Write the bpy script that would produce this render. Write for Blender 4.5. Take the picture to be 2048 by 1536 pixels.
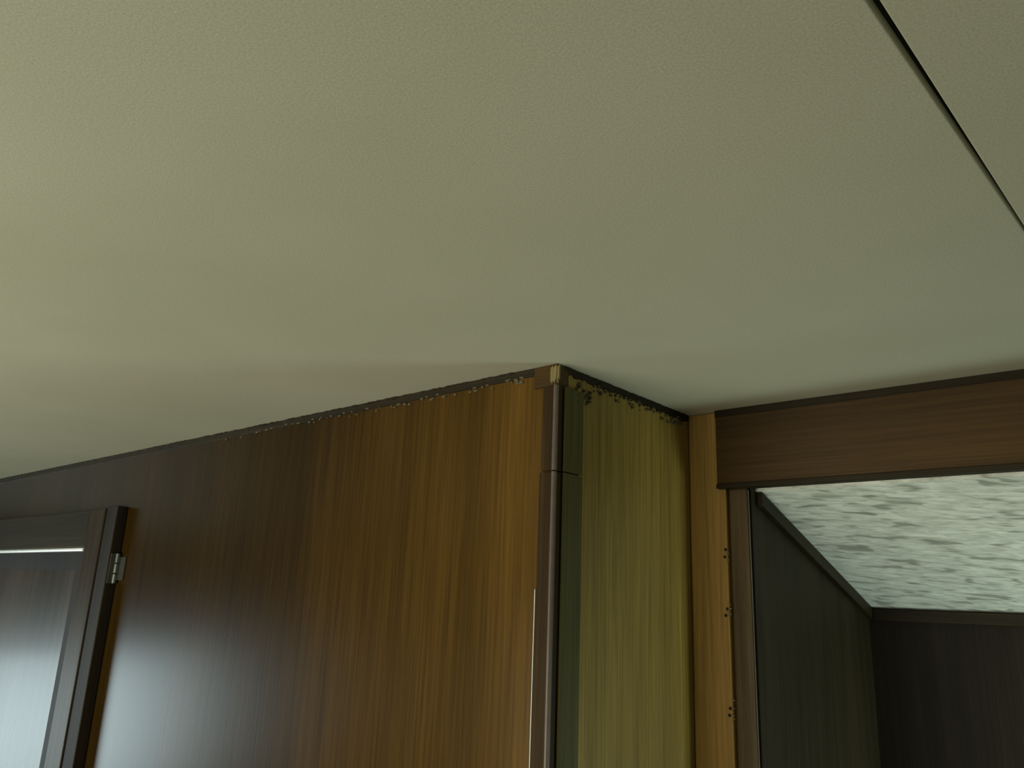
import bpy, bmesh, math, random
from mathutils import Vector, Matrix, Euler
random.seed(4)
for o in list(bpy.data.objects): bpy.data.objects.remove(o)
S = 0.7            # metres per working unit
Z0 = 1.706         # eye height; the ceiling hangs at 2.00 m
def P(x, y, z): return Vector((S*x, S*y, S*z + Z0))
scene = bpy.context.scene
COL = scene.collection

# ---------------------------------------------------------------- camera
cam = bpy.data.cameras.new('camera'); co = bpy.data.objects.new('camera', cam); COL.objects.link(co)
cam.sensor_width = 36; cam.lens = 36*1559.86/2048; cam.clip_start = 0.02
co.matrix_world = Matrix.Translation(P(0, 0, 0)) @ (Matrix.Rotation(0.727219, 4, 'Z') @ Matrix.Rotation(math.pi/2+0.27062, 4, 'X') @ Matrix.Rotation(0.0413028, 4, 'Z'))
scene.camera = co
# ---------------------------------------------------------------- view, world, daylight
vs = scene.view_settings
vs.view_transform = 'Standard'; vs.look = 'None'; vs.gamma = 1; vs.exposure = -0.14; vs.use_curve_mapping = False
w = bpy.data.worlds.new('world'); scene.world = w; w.use_nodes = True
w.node_tree.nodes['Background'].inputs[0].default_value = (0.62, 0.8, 0.82, 1)
w.node_tree.nodes['Background'].inputs[1].default_value = 0.25
def area(name, c, size, rot, power, col, spread=180):
    l = bpy.data.lights.new(name, 'AREA'); l.shape = 'RECTANGLE'; l.size, l.size_y = S*size[0], S*size[1]
    l.energy = power; l.color = col; l.spread = math.radians(spread)
    o = bpy.data.objects.new(name, l); COL.objects.link(o); o.location = P(*c); o.rotation_euler = rot; return o
XL, XR, YB, ZF = -7.0, 2.3, -1.9, -2.437     # room shell (working units)
W1 = (-1.55, 0.0, -1.75, -0.50)      # end window: y0 y1 z0 z1
W2 = (-2.9, -0.5, -1.2, -0.2)        # unseen window added behind the camera, sized to light the ceiling: x0 x1 z0 z1
W3 = (-0.9, 0.9, -1.7, -0.45)        # unseen window added in the right wall to light the cabinet side: y0 y1 z0 z1
W4 = (1.68, 2.20, -1.35, -0.20)      # window in the right wall of the recess: y0 y1 z0 z1
XE = 0.5  # unseen recess wall, set close so less window light spills out
area('daylight_end', (XL-0.12, (W1[0]+W1[1])/2, (W1[2]+W1[3])/2), (W1[1]-W1[0], W1[3]-W1[2]), (0, -math.pi/2, 0), 34, (0.76, 0.96, 1.0))
bpy.data.objects['daylight_end'].rotation_euler = Vector((-1, 0, 0)).to_track_quat('Z', 'Y').to_euler()
area('daylight_back', ((W2[0]+W2[1])/2, YB-0.12, (W2[2]+W2[3])/2), (W2[1]-W2[0], W2[3]-W2[2]), Vector((0, -1, 0)).to_track_quat('Z', 'Y').to_euler(), 52, (1.0, 0.97, 0.80))
area('fill_right', (XR+0.12, (W3[0]+W3[1])/2, (W3[2]+W3[3])/2), (W3[1]-W3[0], W3[3]-W3[2]), Vector((1, 0, 0)).to_track_quat('Z', 'Y').to_euler(), 1.3, (0.95, 1.0, 0.75))  # added fill through the unseen right window, for the cabinet side
area('daylight_recess', (XE+0.12, (W4[0]+W4[1])/2, (W4[2]+W4[3])/2), (W4[1]-W4[0], W4[3]-W4[2]), Vector((1, 0, 0)).to_track_quat('Z', 'Y').to_euler(), 9, (0.80, 1.0, 0.90))

# ---------------------------------------------------------------- materials
def nodes(name):
    m = bpy.data.materials.new(name); m.use_nodes = True; nt = m.node_tree
    return m, nt, nt.nodes['Principled BSDF']
def tex(nt, scale, nscale, detail=5, rough=0.6, dist=0.0, rot=(0, 0, 0)):
    g = nt.nodes.new('ShaderNodeNewGeometry'); mp = nt.nodes.new('ShaderNodeMapping'); mr = nt.nodes.new('ShaderNodeMapping')
    mp.inputs['Scale'].default_value = scale; mr.inputs['Rotation'].default_value = rot
    n = nt.nodes.new('ShaderNodeTexNoise'); n.inputs['Scale'].default_value = nscale
    n.inputs['Detail'].default_value = detail; n.inputs['Roughness'].default_value = rough; n.inputs['Distortion'].default_value = dist
    nt.links.new(g.outputs['Position'], mr.inputs[0]); nt.links.new(mr.outputs[0], mp.inputs[0]); nt.links.new(mp.outputs[0], n.inputs[0]); return n.outputs[0]
def ramp(nt, src, stops):
    r = nt.nodes.new('ShaderNodeValToRGB'); el = r.color_ramp.elements
    while len(el) < len(stops): el.new(0.5)
    for e, (p, c) in zip(el, stops): e.position = p; e.color = (*c, 1)
    nt.links.new(src, r.inputs[0]); return r.outputs[0]
def mix(nt, mode, fac, a, b):
    m = nt.nodes.new('ShaderNodeMix'); m.data_type = 'RGBA'; m.blend_type = mode
    if isinstance(fac, (int, float)): m.inputs[0].default_value = fac
    else: nt.links.new(fac, m.inputs[0])
    for k, v in ((6, a), (7, b)):
        if isinstance(v, tuple): m.inputs[k].default_value = (*v, 1)
        else: nt.links.new(v, m.inputs[k])
    return m.outputs[2]
def bump(nt, b, src, strength, dist):
    n = nt.nodes.new('ShaderNodeBump'); n.inputs['Strength'].default_value = strength; n.inputs['Distance'].default_value = dist
    nt.links.new(src, n.inputs['Height']); nt.links.new(n.outputs[0], b.inputs['Normal'])
def wood(name, dark, light, axis='z', rough=0.38, coat=0.0, blotch=0.35, spec=0.5, light_fade=None):
    m, nt, b = nodes(name)
    def sc(a, k): return {'z': (a, a, k), 'x': (k, a, a), 'y': (a, k, a)}[axis]
    fine = tex(nt, sc(230, 5), 1.0, 4, 0.7); streak = tex(nt, sc(34, 0.9), 1.0, 3, 0.6, 0.4); big = tex(nt, sc(5.5, 1.0), 1.0, 3, 0.5)
    c = ramp(nt, streak, [(0.32, dark), (0.68, light)])
    f = ramp(nt, fine, [(0.35, (0.72, 0.70, 0.68)), (0.62, (1.12, 1.12, 1.1))])
    c = mix(nt, 'MULTIPLY', 1.0, c, f)
    g = ramp(nt, big, [(0.34, (1-blotch,)*3), (0.66, (1+blotch*0.4,)*3)])
    c = mix(nt, 'MULTIPLY', 1.0, c, g)
    if light_fade:   # light falloff painted in: darker away from the corner, paler near it
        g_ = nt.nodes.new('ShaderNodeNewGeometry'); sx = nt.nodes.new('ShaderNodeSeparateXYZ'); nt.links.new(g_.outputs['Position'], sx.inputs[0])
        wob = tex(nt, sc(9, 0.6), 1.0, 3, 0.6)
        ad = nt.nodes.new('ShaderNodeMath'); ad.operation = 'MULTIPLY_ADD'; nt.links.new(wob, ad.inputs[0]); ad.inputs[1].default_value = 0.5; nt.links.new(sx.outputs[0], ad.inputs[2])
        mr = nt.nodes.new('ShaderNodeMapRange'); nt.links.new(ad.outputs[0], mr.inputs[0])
        mr.inputs[1].default_value = light_fade[1]+0.25; mr.inputs[2].default_value = light_fade[0]+0.25
        c = mix(nt, 'MULTIPLY', 1.0, c, ramp(nt, mr.outputs[0], [(0.0, (light_fade[2],)*3), (1.0, (light_fade[3],)*3)]))
    nt.links.new(c, b.inputs['Base Color'])
    b.inputs['Roughness'].default_value = rough; b.inputs['Specular IOR Level'].default_value = spec
    b.inputs['Coat Weight'].default_value = coat; b.inputs['Coat Roughness'].default_value = 0.16
    bump(nt, b, fine, 0.12, 0.0006)
    return m
M = {}
M['front'] = wood('brown_veneer', (0.064, 0.034, 0.006), (0.084, 0.045, 0.008), rough=0.27, spec=0.11, blotch=0.25, light_fade=(-0.66, -1.14, 0.40, 1.36))
M['side'] = wood('olive_veneer', (0.24, 0.162, 0.034), (0.285, 0.193, 0.042), rough=0.5, spec=0.2)
M['post'] = wood('orange_brown_veneer', (0.33, 0.20, 0.05), (0.42, 0.255, 0.065), rough=0.45, spec=0.2)
M['beam'] = wood('reddish_brown_veneer', (0.060, 0.033, 0.008), (0.080, 0.044, 0.011), 'x', rough=0.45, spec=0.15)
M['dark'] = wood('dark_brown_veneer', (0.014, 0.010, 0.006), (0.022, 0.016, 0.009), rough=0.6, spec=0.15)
M['darkx'] = wood('dark_brown_strip', (0.022, 0.016, 0.007), (0.032, 0.024, 0.010), 'x', rough=0.5, spec=0.12)
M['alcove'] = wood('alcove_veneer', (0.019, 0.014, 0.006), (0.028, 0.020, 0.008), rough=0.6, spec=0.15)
M['door'] = wood('dark_lacquered_veneer', (0.03, 0.022, 0.014), (0.055, 0.04, 0.026), rough=0.4, coat=0.0, spec=0.06)
M['panel'] = wood('glossy_door_veneer', (0.04, 0.03, 0.022), (0.07, 0.055, 0.04), rough=0.36, coat=0.08, spec=0.16)
M['jamb'] = wood('worn_brown_veneer', (0.10, 0.066, 0.030), (0.15, 0.10, 0.045), rough=0.5, spec=0.15)
M['mould_red'] = wood('moulding_veneer', (0.036, 0.022, 0.009), (0.050, 0.030, 0.012), rough=0.5, spec=0.05)
M['mould_green'] = wood('greenish_moulding_veneer', (0.060, 0.054, 0.014), (0.085, 0.075, 0.022), rough=0.5, spec=0.15)
def plain(name, col, rough=0.5, metal=0.0):
    m, nt, b = nodes(name)
    n = tex(nt, (1, 1, 1), 60, 3); c = ramp(nt, n, [(0.3, tuple(0.8*v for v in col)), (0.7, col)])
    nt.links.new(c, b.inputs['Base Color']); b.inputs['Roughness'].default_value = rough; b.inputs['Metallic'].default_value = metal
    return m
M['pale'] = plain('pale_glint', (0.8, 0.83, 0.8), 0.3)  # white stands in for window light caught on edges
M['ridge'] = plain('worn_metal_ridge', (0.12, 0.092, 0.07), 0.3, 0.0)
M['metal'] = plain('dull_steel', (0.13, 0.14, 0.12), 0.35, 0.7)
M['hole'] = plain('bare_hole', (0.012, 0.009, 0.006), 0.9)
M['chip'] = plain('splintered_wood', (0.22, 0.17, 0.06), 0.8)
M['caulk'] = plain('old_caulk', (0.12, 0.10, 0.055), 0.9)
M['gap'] = plain('dark_gap', (0.02, 0.02, 0.012), 0.9)
M['frame'] = plain('window_frame_paint', (0.5, 0.48, 0.42), 0.5)
M['carpet'] = plain('beige_carpet', (0.24, 0.21, 0.15), 0.95)
def ceiling_mat():
    m, nt, b = nodes('cream_ceiling_vinyl')
    a = tex(nt, (1, 1, 1), 2.2, 3); s = tex(nt, (1, 1, 1), 650, 2, 0.7); st = tex(nt, (1.6, 14, 1), 1.4, 1, 0.5, 0.6, rot=(0, 0, math.radians(-55)))
    c = ramp(nt, a, [(0.3, (0.50, 0.50, 0.365)), (0.7, (0.56, 0.555, 0.42))])
    c = mix(nt, 'MULTIPLY', 1.0, c, ramp(nt, s, [(0.3, (0.84, 0.85, 0.82)), (0.7, (1.14, 1.13, 1.14))]))
    nt.links.new(c, b.inputs['Base Color']); b.inputs['Roughness'].default_value = 0.56
    bump(nt, b, st, 0.16, 0.003)
    return m
M['ceiling'] = ceiling_mat()
def pattern_mat():
    m, nt, b = nodes('mottled_ceiling_paper')
    R_ = (0, 0, math.radians(-14)); a = tex(nt, (22, 60, 60), 1.0, 1, 0.5, 0.5, R_); a2 = tex(nt, (36, 140, 140), 1.0, 3, 0.6, 0.6, R_); c0 = tex(nt, (1, 1, 1), 4, 2)
    c = ramp(nt, a, [(0.32, (0.36, 0.38, 0.32)), (0.43, (0.68, 0.72, 0.63)), (0.7, (0.80, 0.84, 0.75))])
    c = mix(nt, 'MULTIPLY', 1.0, c, ramp(nt, a2, [(0.35, (0.72, 0.73, 0.72)), (0.6, (1.05, 1.05, 1.05))]))
    nt.links.new(c, b.inputs['Base Color']); b.inputs['Roughness'].default_value = 0.6
    return m
M['pattern'] = pattern_mat()

# ---------------------------------------------------------------- helpers
def build(name, bm, mat, parent=None, bevel=0.0, seg=2):
    bmesh.ops.recalc_face_normals(bm, faces=bm.faces[:])
    me = bpy.data.meshes.new(name); bm.to_mesh(me); bm.free(); me.materials.append(mat)
    o = bpy.data.objects.new(name, me); COL.objects.link(o)
    if parent: o.parent = parent; o.matrix_parent_inverse = parent.matrix_world.inverted()
    if bevel:
        md = o.modifiers.new('bevel', 'BEVEL'); md.width = bevel; md.segments = seg; md.limit_method = 'ANGLE'
    return o
def box(bm, x0, x1, y0, y1, z0, z1):
    v = [bm.verts.new(P(x, y, z)) for z in (z0, z1) for x, y in ((x0, y0), (x1, y0), (x1, y1), (x0, y1))]
    for f in ((0, 3, 2, 1), (4, 5, 6, 7), (0, 1, 5, 4), (1, 2, 6, 5), (2, 3, 7, 6), (3, 0, 4, 7)): bm.faces.new([v[i] for i in f])
def boxo(name, d, mat, parent=None, bevel=0.0, seg=2):
    bm = bmesh.new(); box(bm, *d); return build(name, bm, mat, parent, bevel, seg)
def prism(bm, ring0, ring1):
    a = [bm.verts.new(P(*p)) for p in ring0]; b = [bm.verts.new(P(*p)) for p in ring1]; n = len(a)
    bm.faces.new(a); bm.faces.new(b[::-1])
    for i in range(n): bm.faces.new((a[i], a[(i+1) % n], b[(i+1) % n], b[i]))
def struct(o): o['kind'] = 'structure'; return o
def thing(name, label, cat, loc):
    o = bpy.data.objects.new(name, None); COL.objects.link(o); o.location = P(*loc); o['label'] = label; o['category'] = cat
    bpy.context.view_layer.update(); return o
H = 0.42; YF = 1.073; XC = -0.846; YI = 1.566; T = 0.06
YD = 2.284

# ---------------------------------------------------------------- room shell
def wall_with_hole(name, axis, pos, thick, u0, u1, hole, mat, z1=H):
    a, b, c, d = hole; bm = bmesh.new()
    def bx(p, q, r, s):
        if axis == 'x': box(bm, pos, pos+thick, p, q, r, s)
        else: box(bm, p, q, pos, pos+thick, r, s)
    bx(u0, a, ZF, z1); bx(b, u1, ZF, z1); bx(a, b, ZF, c); bx(a, b, d, z1)
    return struct(build(name, bm, mat))
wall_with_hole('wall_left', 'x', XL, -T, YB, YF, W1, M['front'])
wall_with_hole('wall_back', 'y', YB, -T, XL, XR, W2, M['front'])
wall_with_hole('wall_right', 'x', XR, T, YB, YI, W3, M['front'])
def window(name, axis, pos, inward, hole):
    a, b, c, d = hole; bm = bmesh.new(); t = 0.05
    lo, hi = sorted((pos-0.02*inward, pos+0.02*inward))
    def bx(p, q, r, s):
        if axis == 'x': box(bm, lo, hi, p, q, r, s)
        else: box(bm, p, q, lo, hi, r, s)
    bx(a, a+t, c, d); bx(b-t, b, c, d); bx(a+t, b-t, c, c+t); bx(a+t, b-t, d-t, d)
    return struct(build(name, bm, M['frame']))
window('window_1', 'x', XL, 1, W1); window('window_2', 'y', YB, 1, W2); window('added_window_3', 'x', XR, -1, W3)
struct(boxo('floor', (XL-T, XR+T, YB-T, YD+T, ZF-T, ZF), M['carpet']))

# ceiling: two sheets that leave a narrow dark joint between them
def seam(y, off=0.0): return -0.122 + (y-0.5)*0.0455 + off
bm = bmesh.new(); N = 12; tk = 0.012
def sheet(bm, xa, xb, y0, y1):
    ring = lambda z: [(xa(y0), y0, z), (xb(y0), y0, z), (xb(y1), y1, z), (xa(y1), y1, z)]
    prism(bm, ring(H), ring(H+tk))
half = lambda y: max(0.0009, 0.0036-0.0046*(y-0.5)) if y > 0.3 else 0.0045
YS = [YB-T, 0.3, 0.5, 0.7, 0.9, 1.1, YI+0.03]
def sheet_obj(xo, sgn):
    bm = bmesh.new(); rnd = random.Random(2)
    e = [(seam(y, sgn*half(y)), y) for y in YS]; pts = [(xo, YS[0])] + e + [(xo, YS[-1])]
    prism(bm, [(x, y, H) for x, y in pts], [(x, y, H+tk) for x, y in pts])
    struct(build('ceiling', bm, M['ceiling'], bevel=0.0008))
bm.free(); sheet_obj(XL-T, -1); sheet_obj(XR+T, 1)
struct(boxo('trim_1', (XL-T, XR+T, YB-T, YI+0.03, H+tk, H+tk+0.03), M['gap']))

# ---------------------------------------------------------------- tall cabinet on the left
cab = thing('tall_cabinet', 'full-height brown wood-veneer cabinet reaching the cream ceiling, with glossy dark door at left', 'cabinet', (-3.9, YF+0.2, ZF))
DX0, DX1, DZ0, DZ1 = -4.35, -2.56, -2.25, 0.232
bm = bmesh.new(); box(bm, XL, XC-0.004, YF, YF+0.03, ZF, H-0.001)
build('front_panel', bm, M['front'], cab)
boxo('side_panel', (XC-0.03, XC, YF+0.031, YI-0.001, ZF, H-0.001), M['side'], cab)
# ragged scribe strips hiding the joint with the ceiling
def scribe(name, p0, p1, nrm, h0, h1, th, seed, mat, n=160, amp=0.004):
    rnd = random.Random(seed); bm = bmesh.new(); rows = []
    for i in range(n+1):
        t = i/n; x = p0[0]+(p1[0]-p0[0])*t; y = p0[1]+(p1[1]-p0[1])*t
        zb = H - (h0+(h1-h0)*t) - rnd.random()*amp; tt = th*(0.7+0.5*rnd.random())
        rows.append([bm.verts.new(P(x, y, H-0.0005)), bm.verts.new(P(x+nrm[0]*tt, y+nrm[1]*tt, H-0.0005)), bm.verts.new(P(x+nrm[0]*tt*0.6, y+nrm[1]*tt*0.6, zb)), bm.verts.new(P(x, y, zb-0.002))])
    for a, b in zip(rows, rows[1:]):
        for k in range(4): bm.faces.new((a[k], b[k], b[(k+1) % 4], a[(k+1) % 4]))
    bm.faces.new(rows[0]); bm.faces.new(rows[-1][::-1])
    return build(name, bm, mat, cab)
scribe('scribe_strip', (XL, YF), (XC-0.002, YF), (0, -1), 0.026, 0.013, 0.004, 3, M['darkx'], 300, 0.0015)
scribe('scribe_strip', (XC, YF+0.02), (XC, YI-0.016), (1, 0), 0.008, 0.012, 0.005, 5, M['darkx'], 60, 0.006)
# rough cut chips of old caulk clinging to the front edge
def crumbs(name, pts, mat, r=0.003, par=None):
    bm = bmesh.new(); rnd = random.Random(len(pts))
    for p in pts:
        g = bmesh.ops.create_icosphere(bm, subdivisions=1, radius=S*r*(0.5+rnd.random()))
        for v in g['verts']: v.co = Vector((v.co.x*(1+2*rnd.random()), v.co.y*0.8, v.co.z*(0.6+rnd.random()*0.5))) + P(*p)
    o = build(name, bm, mat, par or cab); o['kind'] = 'stuff'; return o
rnd = random.Random(9)
crumbs('splinters', [(XC-0.1-rnd.random()*1.5, YF-0.003, H-0.001) for _ in range(110)], M['darkx'], 0.0035)
crumbs('caulk_line', [(XC-0.08-rnd.random()**1.5*1.1, YF-0.002, H-0.012-rnd.random()*0.012) for _ in range(70)], M['caulk'], 0.0022)
crumbs('caulk_line', [(XC+0.001, YF+0.06+rnd.random()*0.40, H-0.012-rnd.random()*0.02) for _ in range(60)] + [(XC+0.001, YF+0.05+rnd.random()*0.05, H-0.03-rnd.random()*0.03) for _ in range(26)], M['caulk'], 0.003)

# corner moulding in two lengths with a joint
def corner(name, z0, z1, dx, mat, ridge):
    bm = bmesh.new(); t = 0.007; w1 = 0.026+dx; w2 = 0.068
    prof = [(XC-w1, YF), (XC-w1, YF-t), (XC-0.006, YF-t), (XC+0.004, YF-t*0.75), (XC+t*0.8, YF-0.001), (XC+t, YF+0.010), (XC+t*0.9, YF+w2-0.006), (XC+t*0.3, YF+w2), (XC, YF+w2), (XC, YF+0.0)]
    prism(bm, [(x, y, z0) for x, y in prof], [(x, y, z1) for x, y in prof])
    o = build(name, bm, mat, cab, 0.0006, 1)
    return o
zj = 0.222
up = corner('corner_moulding', zj+0.0012, 0.378, 0.0, M['mould_red'], 0)
lo = corner('corner_moulding', ZF, zj-0.0012, 0.003, M['mould_red'], 0)
for (a, b, o, dx) in ((zj+0.0012, 0.378, up, 0), (ZF, zj-0.0012, lo, 0.002)):
    bm = bmesh.new(); box(bm, XC+0.0085, XC+0.0125, YF+0.012, YF+0.066, a, b); r = build('side_flange', bm, M['mould_green'], o)
    bm = bmesh.new(); n = 10
    prof = [(XC+0.003+0.005*math.cos(2*math.pi*i/n), YF-0.005+0.005*math.sin(2*math.pi*i/n)) for i in range(n)]
    prism(bm, [(x, y, a) for x, y in prof], [(x, y, b) for x, y in prof]); build('bead', bm, M['ridge'], o)
boxo('edge_glint', (XC-0.0305, XC-0.0292, YF-0.0085, YF-0.001, ZF, 0.02), M['pale'], cab)  # pale sliver painted where the moulding edge catches light
# splintered wood above the moulding
bm = bmesh.new()
rs = random.Random(12)
for i in range(7):
    a = -0.010+i*0.0030; zt = 0.417-0.004*rs.random(); zb = 0.380+0.014*rs.random(); yy = YF-0.0065+0.0016*rs.random()
    wd = 0.0012+0.0012*rs.random()
    prism(bm, [(XC+a-wd, yy, zb), (XC+a+wd*0.3, yy+0.0005, zb-0.004), (XC+a+wd, yy, zt), (XC+a-wd*0.8, yy, zt-0.004)], [(XC+a-wd, yy+0.004, zb), (XC+a+wd*0.3, yy+0.004, zb-0.004), (XC+a+wd, yy+0.004, zt), (XC+a-wd*0.8, yy+0.004, zt-0.004)])
build('splinters', bm, M['chip'], cab)['kind'] = 'stuff'
boxo('corner_block', (XC-0.05, XC+0.004, YF-0.0045, YF+0.03, 0.379, H-0.001), M['beam'], cab)

# cabinet door: thick overlay leaf with stiles, rail, bead, inset glossy panel and a hinge on its edge
YDr = 1.035
door = boxo('door', (DX0+0.19, -2.80, 1.035+0.009, YF-0.001, DZ0+0.15, 0.06), M['panel'], cab)
door['label'] = 'glossy inset door panel'
def stile(name, x0, x1, z0, z1, mat, prt=None):
    bm = bmesh.new(); box(bm, x0, x1, YDr, YF-0.001, z0, z1); return build(name, bm, mat, prt or door, 0.0018, 3)
stile('stile', -2.757, -2.640, DZ0, DZ1, M['door']); stile('stile', DX0, DX0+0.19, DZ0, DZ1, M['door'])
boxo('edge_strip', (-2.6385, DX1, YDr+0.004, YF-0.001, DZ0, DZ1+0.006), M['dark'], door, 0.002, 3)
stile('rail', DX0+0.191, -2.758, 0.112, DZ1, M['darkx']); stile('rail', DX0+0.191, -2.758, DZ0, DZ0+0.2, M['darkx'])
# sloping moulding round the panel
bm = bmesh.new()
def slope_v(x0, x1, z0, z1): prism(bm, [(x0, YDr+0.002, z0), (x1, YDr+0.0075, z0), (x1, YF-0.003, z0), (x0, YF-0.003, z0)], [(x0, YDr+0.002, z1), (x1, YDr+0.0075, z1), (x1, YF-0.003, z1), (x0, YF-0.003, z1)])
slope_v(-2.758, -2.812, DZ0+0.2, 0.098); build('panel_moulding', bm, M['dark'], door); bm = bmesh.new(); slope_v(DX0+0.191, DX0+0.245, DZ0+0.2, 0.098)  # right moulding coloured dark for the shade in the groove
build('panel_moulding', bm, M['door'], door)
bm = bmesh.new(); X0, X1 = DX0+0.2, -2.76
prism(bm, [(X0, YDr+0.004, 0.098), (X0, YDr+0.0075, 0.04), (X0, YF-0.003, 0.04), (X0, YF-0.003, 0.098)], [(X1, YDr+0.004, 0.098), (X1-0.05, YDr+0.0075, 0.04), (X1-0.05, YF-0.003, 0.04), (X1, YF-0.003, 0.098)])
build('panel_moulding', bm, M['dark'], door)
bm = bmesh.new(); n = 8
prof = [(YDr+0.003+0.0065*math.cos(2*math.pi*i/n), 0.105+0.0065*math.sin(2*math.pi*i/n)) for i in range(n)]
prism(bm, [(X0-0.009, y, z) for y, z in prof], [(X1+0.001, y, z) for y, z in prof]); b_ = build('bead', bm, M['pale'], door); b_['label'] = 'pale bead painted as window glint under the top rail'  # highlight on the rail's lower edge, put in as white colour
def hinge(zc):
    bm = bmesh.new()
    box(bm, DX1+0.0005, DX1+0.006, YDr+0.008, YF-0.003, zc-0.045, zc+0.045)
    box(bm, DX1+0.0005, DX1+0.05, YF-0.005, YF-0.0005, zc-0.035, zc+0.035)
    for k in range(3):
        zz = zc-0.045+0.031*k; n = 10
        pr = [(DX1+0.008+0.008*math.cos(2*math.pi*i/n), YF-0.010+0.008*math.sin(2*math.pi*i/n)) for i in range(n)]
        prism(bm, [(x, y, zz) for x, y in pr], [(x, y, zz+0.028) for x, y in pr])
    h = build('hinge', bm, M['metal'], door, 0.0006); h['label'] = 'dull metal hinge'
hinge(0.047); hinge(-1.9)

# ---------------------------------------------------------------- frame of the bunk opening
fr = thing('opening_frame', 'brown wooden post and header beam framing the opening to the recess at right', 'frame', (-0.8, YI, ZF))
boxo('post', (XC+0.002, -0.759, YI-0.012, YI+0.035, ZF, H-0.001), M['post'], fr, 0.002, 2)
boxo('jamb', (-0.7585, -0.716, YI-0.004, YI+0.012, ZF, 0.252), M['jamb'], fr, 0.006, 3)
e_ = boxo('edge_strip', (-0.7155, -0.7142, YI+0.002, YI+0.005, ZF, 0.245), M['ridge'], fr); e_['label'] = 'thin pale edge strip'
hd = boxo('header', (-0.772, XE, YI-0.024, YI-0.0125, 0.258, H-0.001), M['beam'], fr, 0.001)
boxo('header', (-0.758, XE, YI-0.012, YI+0.035, 0.2525, H-0.001), M['beam'], fr)
boxo('lip', (-0.7725, XE, YI-0.028, YI+0.0, 0.2475, 0.2578), M['darkx'], fr, 0.001)
boxo('scribe_strip', (-0.7715, XE, YI-0.0265, YI-0.0242, H-0.016, H-0.001), M['darkx'], fr)
def screw_hole(x, z):
    bm = bmesh.new(); n = 12
    def ring(r, y): return [bm.verts.new(P(x+r*math.cos(2*math.pi*i/n), y, z+r*math.sin(2*math.pi*i/n))) for i in range(n)]
    a, b, c = ring(0.0034, YI-0.0122), ring(0.0030, YI-0.0128), ring(0.0019, YI-0.0123)
    for p, q in ((a, b), (b, c)):
        for i in range(n): bm.faces.new((p[i], p[(i+1) % n], q[(i+1) % n], q[i]))
    bm.faces.new(c); build('screw_hole', bm, M['hole'], fr)
for x, z in ((-0.763, 0.121), (-0.765, 0.106), (-0.763, 0.001), (-0.767, -0.012), (-0.764, -0.190), (-0.766, -0.203)): screw_hole(x, z)

rnd = random.Random(21)
crumbs('chipped_edge', [(-0.7605+rnd.random()*0.003, YI-0.0115, z+rnd.gauss(0, 0.009)) for z in (0.113, -0.006, -0.006, -0.197) for _ in range(7)], M['chip'], 0.0016, fr)
# ---------------------------------------------------------------- recess behind the opening
XA = -0.713
def zs(y): return 0.245 + (y-1.604)*(0.018-0.245)/(2.284-1.604)
def slab(xa, xb, y0, y1, off, th):
    bm = bmesh.new()
    prism(bm, [(xa, y0, zs(y0)+off), (xa, y1, zs(y1)+off), (xa, y1, zs(y1)+off+th), (xa, y0, zs(y0)+off+th)], [(xb, y0, zs(y0)+off), (xb, y1, zs(y1)+off), (xb, y1, zs(y1)+off+th), (xb, y0, zs(y0)+off+th)])
    return bm
struct(build('ceiling', slab(XA-0.05, XE+T, YI+0.036, YD+0.03, 0.001, 0.03), M['pattern']))
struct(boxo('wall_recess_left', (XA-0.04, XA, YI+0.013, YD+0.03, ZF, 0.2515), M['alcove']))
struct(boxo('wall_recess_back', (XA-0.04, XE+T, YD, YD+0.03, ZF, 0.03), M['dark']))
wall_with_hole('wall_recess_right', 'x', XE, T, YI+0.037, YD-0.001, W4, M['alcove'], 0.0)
window('window_4', 'x', XE, -1, W4)
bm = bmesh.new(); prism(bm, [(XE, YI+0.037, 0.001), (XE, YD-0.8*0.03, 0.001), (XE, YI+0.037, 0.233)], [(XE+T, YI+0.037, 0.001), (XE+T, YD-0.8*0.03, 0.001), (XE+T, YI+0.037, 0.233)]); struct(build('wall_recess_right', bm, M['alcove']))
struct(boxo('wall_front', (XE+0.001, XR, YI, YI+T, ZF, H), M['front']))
struct(build('trim_2', slab(XA+0.0005, XA+0.014, YI+0.037, YD-0.001, -0.030, 0.030), M['darkx'], bevel=0.001))
struct(boxo('trim_3', (XA+0.015, XE, YD-0.014, YD-0.0005, -0.012, 0.0175), M['darkx'], bevel=0.001))
